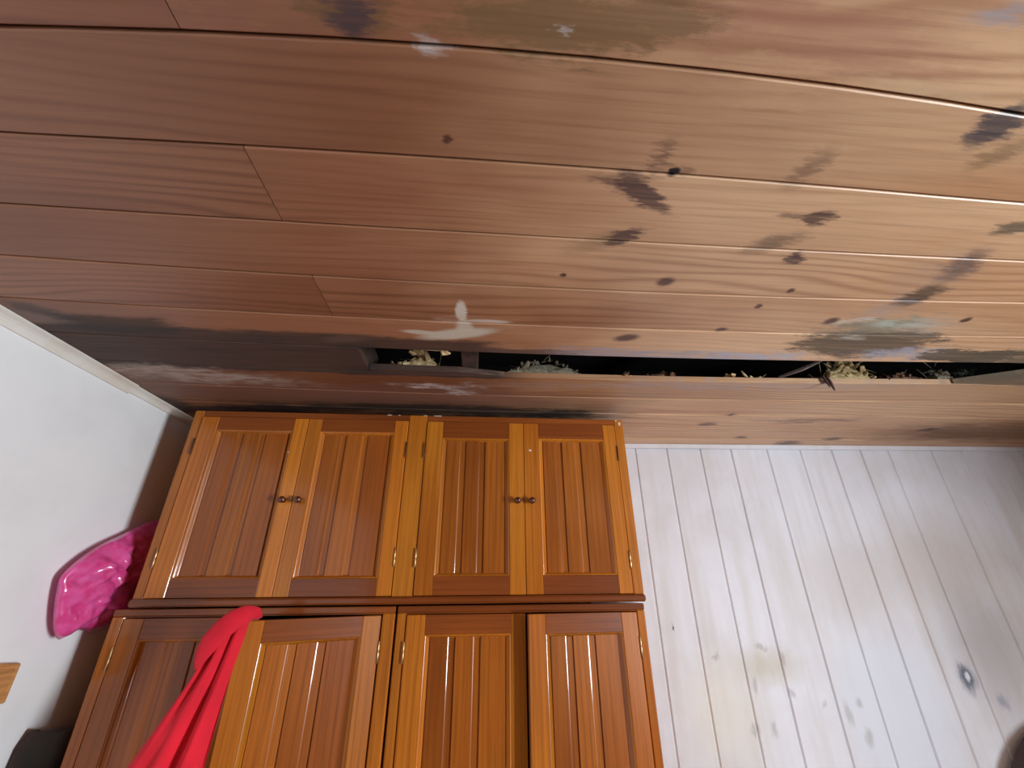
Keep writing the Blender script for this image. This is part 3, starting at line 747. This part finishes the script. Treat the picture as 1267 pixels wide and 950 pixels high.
# ------------------------------------------------------------------ dark clothes bundle low between wall and wardrobe
CLO = cloth_mat('dark_olive_cloth', (44, 42, 32), (20, 18, 18)); CLO.node_tree.nodes['Principled BSDF'].inputs['Sheen Weight'].default_value = 0.1
def build_bundle():
    V = []; Fc = []; nz, ns = 40, 32
    for a in range(nz + 1):
        t = a / nz; z = 1.435 - t * 1.435
        top = min(1.0, math.sqrt(max(0.0, t) / 0.04 + 0.02))
        for s in range(ns):
            an = 2 * math.pi * s / ns
            n = noise.noise(Vector((math.cos(an) * 1.6, math.sin(an) * 1.6, z * 7))) * 0.20 + noise.noise(Vector((math.cos(an) * 4, math.sin(an) * 4, z * 16))) * 0.10
            q = max(abs(math.cos(an)), abs(math.sin(an))) ** -0.75      # squarish bundle
            x = -1.100 + max(-0.063, min(0.062, 0.058 * math.cos(an) * q * (1 + n) * (0.8 + 0.2 * top)))
            y = 1.545 + 0.098 * math.sin(an) * q * (1 + n * 0.5) * (0.85 + 0.15 * top)
            V.append((x, y, z + (0.05 * noise.noise(Vector((y * 9, x * 9, 0))) - 0.10 * (y - 1.545)) * (1 - t)))
    for a in range(nz):
        for s in range(ns): Fc.append([a * ns + s, a * ns + (s + 1) % ns, (a + 1) * ns + (s + 1) % ns, (a + 1) * ns + s])
    Fc.append(list(range(ns - 1, -1, -1))); Fc.append([nz * ns + s for s in range(ns)])
    tag(mesh_obj('clothes_bundle', V, Fc, CLO, None, True), 'dark rumpled bundle in the shadow between left wall and wardrobe', 'bundle')
build_bundle()

# ------------------------------------------------------------------ dark panel at the lower right
DPM = wood_mat('dark_stained_wood', (86, 52, 42), (66, 38, 32), (36, 20, 18), 'Z', rough=0.5, var=0.1)
def build_panel():
    pts = [(1.885, 0.0)]
    R, cx, cz = 0.42, 2.315, 0.835
    for i in range(13):
        t = math.pi - i / 12 * math.pi / 2; pts.append((cx + R * math.cos(t), cz + R * math.sin(t) * 1.12))
    pts += [(2.80, 1.40), (2.84, 1.36), (2.84, 0.0)]
    m = len(pts); V = []
    for o in (-0.055, -0.018):
        for (x, z) in pts: V.append((x, back_y(x) + o - 0.03 * (1 - z / 1.45), z))
    Fc = [list(range(m)), list(range(2 * m - 1, m - 1, -1))] + [[i, (i + 1) % m, (i + 1) % m + m, i + m] for i in range(m)]
    tag(mesh_obj('rounded_panel', V, Fc, DPM), 'dark brown rounded panel leaning on the white board wall at lower right', 'panel')
build_panel()

# ------------------------------------------------------------------ debris lying in the gap, on the boards beyond it
STRAW = plain_mat('dry_straw', (196, 172, 122), 0.8, var=0.2, scale=60)
PALE = plain_mat('pale_torn_wood', (226, 196, 146), 0.8, var=0.15, scale=80)
GREYD = plain_mat('grey_dust_fluff', (136, 126, 104), 0.95, var=0.2, scale=90)
MOSS = plain_mat('dark_green_moss', (62, 70, 56), 0.95, var=0.2, scale=120)
BRND = plain_mat('brown_splinter_wood', (122, 84, 60), 0.85, var=0.2, scale=60)
ZB = ZC + TH + 0.0008
def edge_y(x): return bow(x, seam(6))
def flake(V, Fc, c, size, rng, flat=0.35):
    """a bent chip: a thin closed wedge"""
    ax = Vector((rng.uniform(-1, 1), rng.uniform(-1, 1), rng.uniform(-flat, flat))).normalized()
    b_ = ax.cross(Vector((rng.uniform(-.4, .4), rng.uniform(-.4, .4), 1))).normalized(); n = ax.cross(b_)
    l, w_, th = size * rng.uniform(0.7, 1.3), size * rng.uniform(0.25, 0.6), size * 0.06 + 0.0006
    o = len(V)
    for s in (-1, 1):
        for (u, v, h) in ((-1, -0.8, 0), (0, -1, 0.25), (1, -0.4, 0), (0.8, 0.6, 0.05), (0, 1, 0.3), (-0.9, 0.7, 0)):
            V.append(c + ax * (l * u * 0.5) + b_ * (w_ * v * 0.5) + n * (h * w_ + s * th))
    Fc.append([o + i for i in range(6)]); Fc.append([o + 11 - i for i in range(6)])
    for i in range(6): j = (i + 1) % 6; Fc.append([o + i, o + j, o + j + 6, o + i + 6])
def twig(V, Fc, a, b_, r_):
    d = (b_ - a).normalized(); s = d.orthogonal().normalized(); q = d.cross(s); o = len(V)
    mid = (a + b_) / 2 + s * (b_ - a).length * 0.06
    for p, rr in ((a, r_ * 0.7), (mid, r_), (b_, r_ * 0.4)):
        for i in range(5): t = 2 * math.pi * i / 5; V.append(p + s * (rr * math.cos(t)) + q * (rr * math.sin(t)))
    for k_ in range(2):
        for i in range(5): j = (i + 1) % 5; Fc.append([o + k_ * 5 + i, o + k_ * 5 + j, o + k_ * 5 + 5 + j, o + k_ * 5 + 5 + i])
    Fc.append([o + i for i in (4, 3, 2, 1, 0)]); Fc.append([o + 10 + i for i in range(5)])
def clump(name, x0, x1, h, mat, label, cat, nfl, ntw, seed, size=0.02, dy=0.05, mound=True, yoff=0.006, group=None, base=True):
    rng = random.Random(seed); V = []; Fc = []
    cx = (x0 + x1) / 2; hw = (x1 - x0) / 2; y0 = edge_y(cx) + yoff
    if base:                                               # lumpy heap under the loose bits
        nx, ny = 14, 6; o = len(V)
        for a in range(nx + 1):
            for b_ in range(ny + 1):
                u, v = a / nx * 2 - 1, b_ / ny
                e = max(0.0, 1 - u * u) ** 0.6 * math.sin(math.pi * min(1, v * 0.9 + 0.08)) ** 0.7
                hh = h * 0.85 * e * (0.75 + 0.5 * noise.noise(Vector((u * 3 + seed, v * 3, seed))))
                V.append(Vector((cx + u * hw * 0.95, y0 + v * dy, ZB + max(0.0005, hh))))
        bot = len(V)
        for a in range(nx + 1):
            for b_ in range(ny + 1): p = V[o + a * (ny + 1) + b_]; V.append(Vector((p.x, p.y, ZB)))
        def I(a, b_, z): return (o if z else bot) + a * (ny + 1) + b_
        for a in range(nx):
            for b_ in range(ny):
                Fc.append([I(a, b_, 1), I(a + 1, b_, 1), I(a + 1, b_ + 1, 1), I(a, b_ + 1, 1)]); Fc.append([I(a, b_, 0), I(a, b_ + 1, 0), I(a + 1, b_ + 1, 0), I(a + 1, b_, 0)])
            Fc.append([I(a, 0, 0), I(a + 1, 0, 0), I(a + 1, 0, 1), I(a, 0, 1)]); Fc.append([I(a, ny, 0), I(a, ny, 1), I(a + 1, ny, 1), I(a + 1, ny, 0)])
        for b_ in range(ny):
            Fc.append([I(0, b_, 0), I(0, b_, 1), I(0, b_ + 1, 1), I(0, b_ + 1, 0)]); Fc.append([I(nx, b_, 0), I(nx, b_ + 1, 0), I(nx, b_ + 1, 1), I(nx, b_, 1)])
    for i in range(nfl):
        u = rng.uniform(-1, 1); e = max(0.15, 1 - u * u) if mound else 1
        s = size * rng.uniform(0.6, 1.25)
        flake(V, Fc, Vector((cx + u * hw * 0.9, y0 + rng.uniform(0.0, dy * 0.8), ZB + s * 0.28 + rng.uniform(0, max(0.001, h * e - s * 0.3)))), s, rng, 0.6)
    for i in range(ntw):
        u = rng.uniform(-0.9, 0.9); e = max(0.15, 1 - u * u)
        p = Vector((cx + u * hw, y0 + rng.uniform(0.0, dy * 0.7), ZB + 0.004 + rng.uniform(0, h * e)))
        d = Vector((rng.uniform(-1, 1), rng.uniform(-0.6, 0.4), rng.uniform(-0.5, 0.5))).normalized() * size * rng.uniform(0.8, 2.0)
        q = p + d; q.z = max(q.z, ZB + 0.003); q.y = max(q.y, y0 - 0.012)
        twig(V, Fc, p, q, rng.uniform(0.0008, 0.0018))
    o = mesh_obj(name, V, Fc, mat); tag(o, label, cat, group)
    return o
clump('torn_wood_clump', -0.285, -0.130, 0.075, PALE, 'pale torn wood and paper clump in the ceiling gap, nearest its dark left end', 'debris', 16, 4, 5, size=0.060)
clump('dust_heap', 0.075, 0.350, 0.062, GREYD, 'long grey green heap of dust and straw in the ceiling gap above the upper cabinet', 'debris', 40, 16, 8, size=0.024)
clump('wood_splinter', 0.47, 0.52, 0.010, BRND, 'low brown wood splinter lying on the gap edge beside the grey heap', 'debris', 3, 0, 21, size=0.035, base=False)
clump('wood_splinter', 0.55, 0.66, 0.012, BRND, 'flat reddish brown splinter in the gap between two smaller splinters', 'debris', 5, 1, 22, size=0.045, base=False)
clump('wood_chip', 0.845, 0.975, 0.022, PALE, 'tan wood chips on the gap edge left of the leaning stick', 'debris', 7, 2, 23, size=0.04, base=False)
clump('bird_nest', 1.185, 1.370, 0.082, STRAW, 'tangled tan straw nest, the largest clump in the ceiling gap', 'nest', 46, 34, 31, size=0.046)
clump('rubble_heap', 1.40, 1.565, 0.030, BRND, 'low brown rubble in the gap right of the straw nest', 'debris', 30, 10, 41, size=0.026)
clump('grey_lump', 1.575, 1.645, 0.062, GREYD, 'grey upright lump in the gap beside the green tuft', 'debris', 14, 3, 44, size=0.04)
clump('moss_tuft', 1.655, 1.755, 0.038, MOSS, 'dark green mossy tuft at the right end of the gap', 'moss', 12, 70, 47, size=0.018, yoff=-0.004)
def single(name, fn, mat, label, cat):
    V = []; Fc = []; fn(V, Fc); return tag(mesh_obj(name, V, Fc, mat), label, cat)
def stick(V, Fc): twig(V, Fc, Vector((1.02, edge_y(1.02) + 0.004, ZB + 0.004)), Vector((1.085, bow(1.1, seam(5)) + 0.02, ZB + 0.006)), 0.007)
single('leaning_stick', stick, plain_mat('grey_stick_wood', (122, 112, 106), 0.8), 'grey stick lying slantwise across the ceiling gap', 'stick')
def dangle(V, Fc):
    rng = random.Random(9); x = 1.170; y = edge_y(x)
    twig(V, Fc, Vector((x - 0.045, y + 0.03, ZB + 0.010)), Vector((x, y - 0.006, ZB + 0.002)), 0.004)
    twig(V, Fc, Vector((x - 0.004, y - 0.006, ZB + 0.006)), Vector((x + 0.006, y - 0.008, ZC - 0.018)), 0.005)
    twig(V, Fc, Vector((x + 0.010, y - 0.006, ZB + 0.004)), Vector((x + 0.018, y - 0.009, ZC - 0.030)), 0.0055)
    flake(V, Fc, Vector((x - 0.03, y + 0.012, ZB + 0.012)), 0.03, rng)
single('bark_strip', dangle, plain_mat('dark_bark', (84, 52, 44), 0.9), 'dark brown bark strip dangling over the gap edge left of the straw nest', 'debris')
def sliver(V, Fc):
    rng = random.Random(4); y = bow(-0.1, seam(5))
    twig(V, Fc, Vector((-0.165, y + 0.012, ZC + 0.012)), Vector((-0.095, y + 0.020, ZC + 0.014)), 0.005)
    flake(V, Fc, Vector((-0.105, y + 0.024, ZC + 0.012)), 0.035, rng, 0.1)
single('wood_sliver', sliver, PALE, 'bright yellow wood sliver at the upper edge of the gap beside the exposed joist', 'debris')
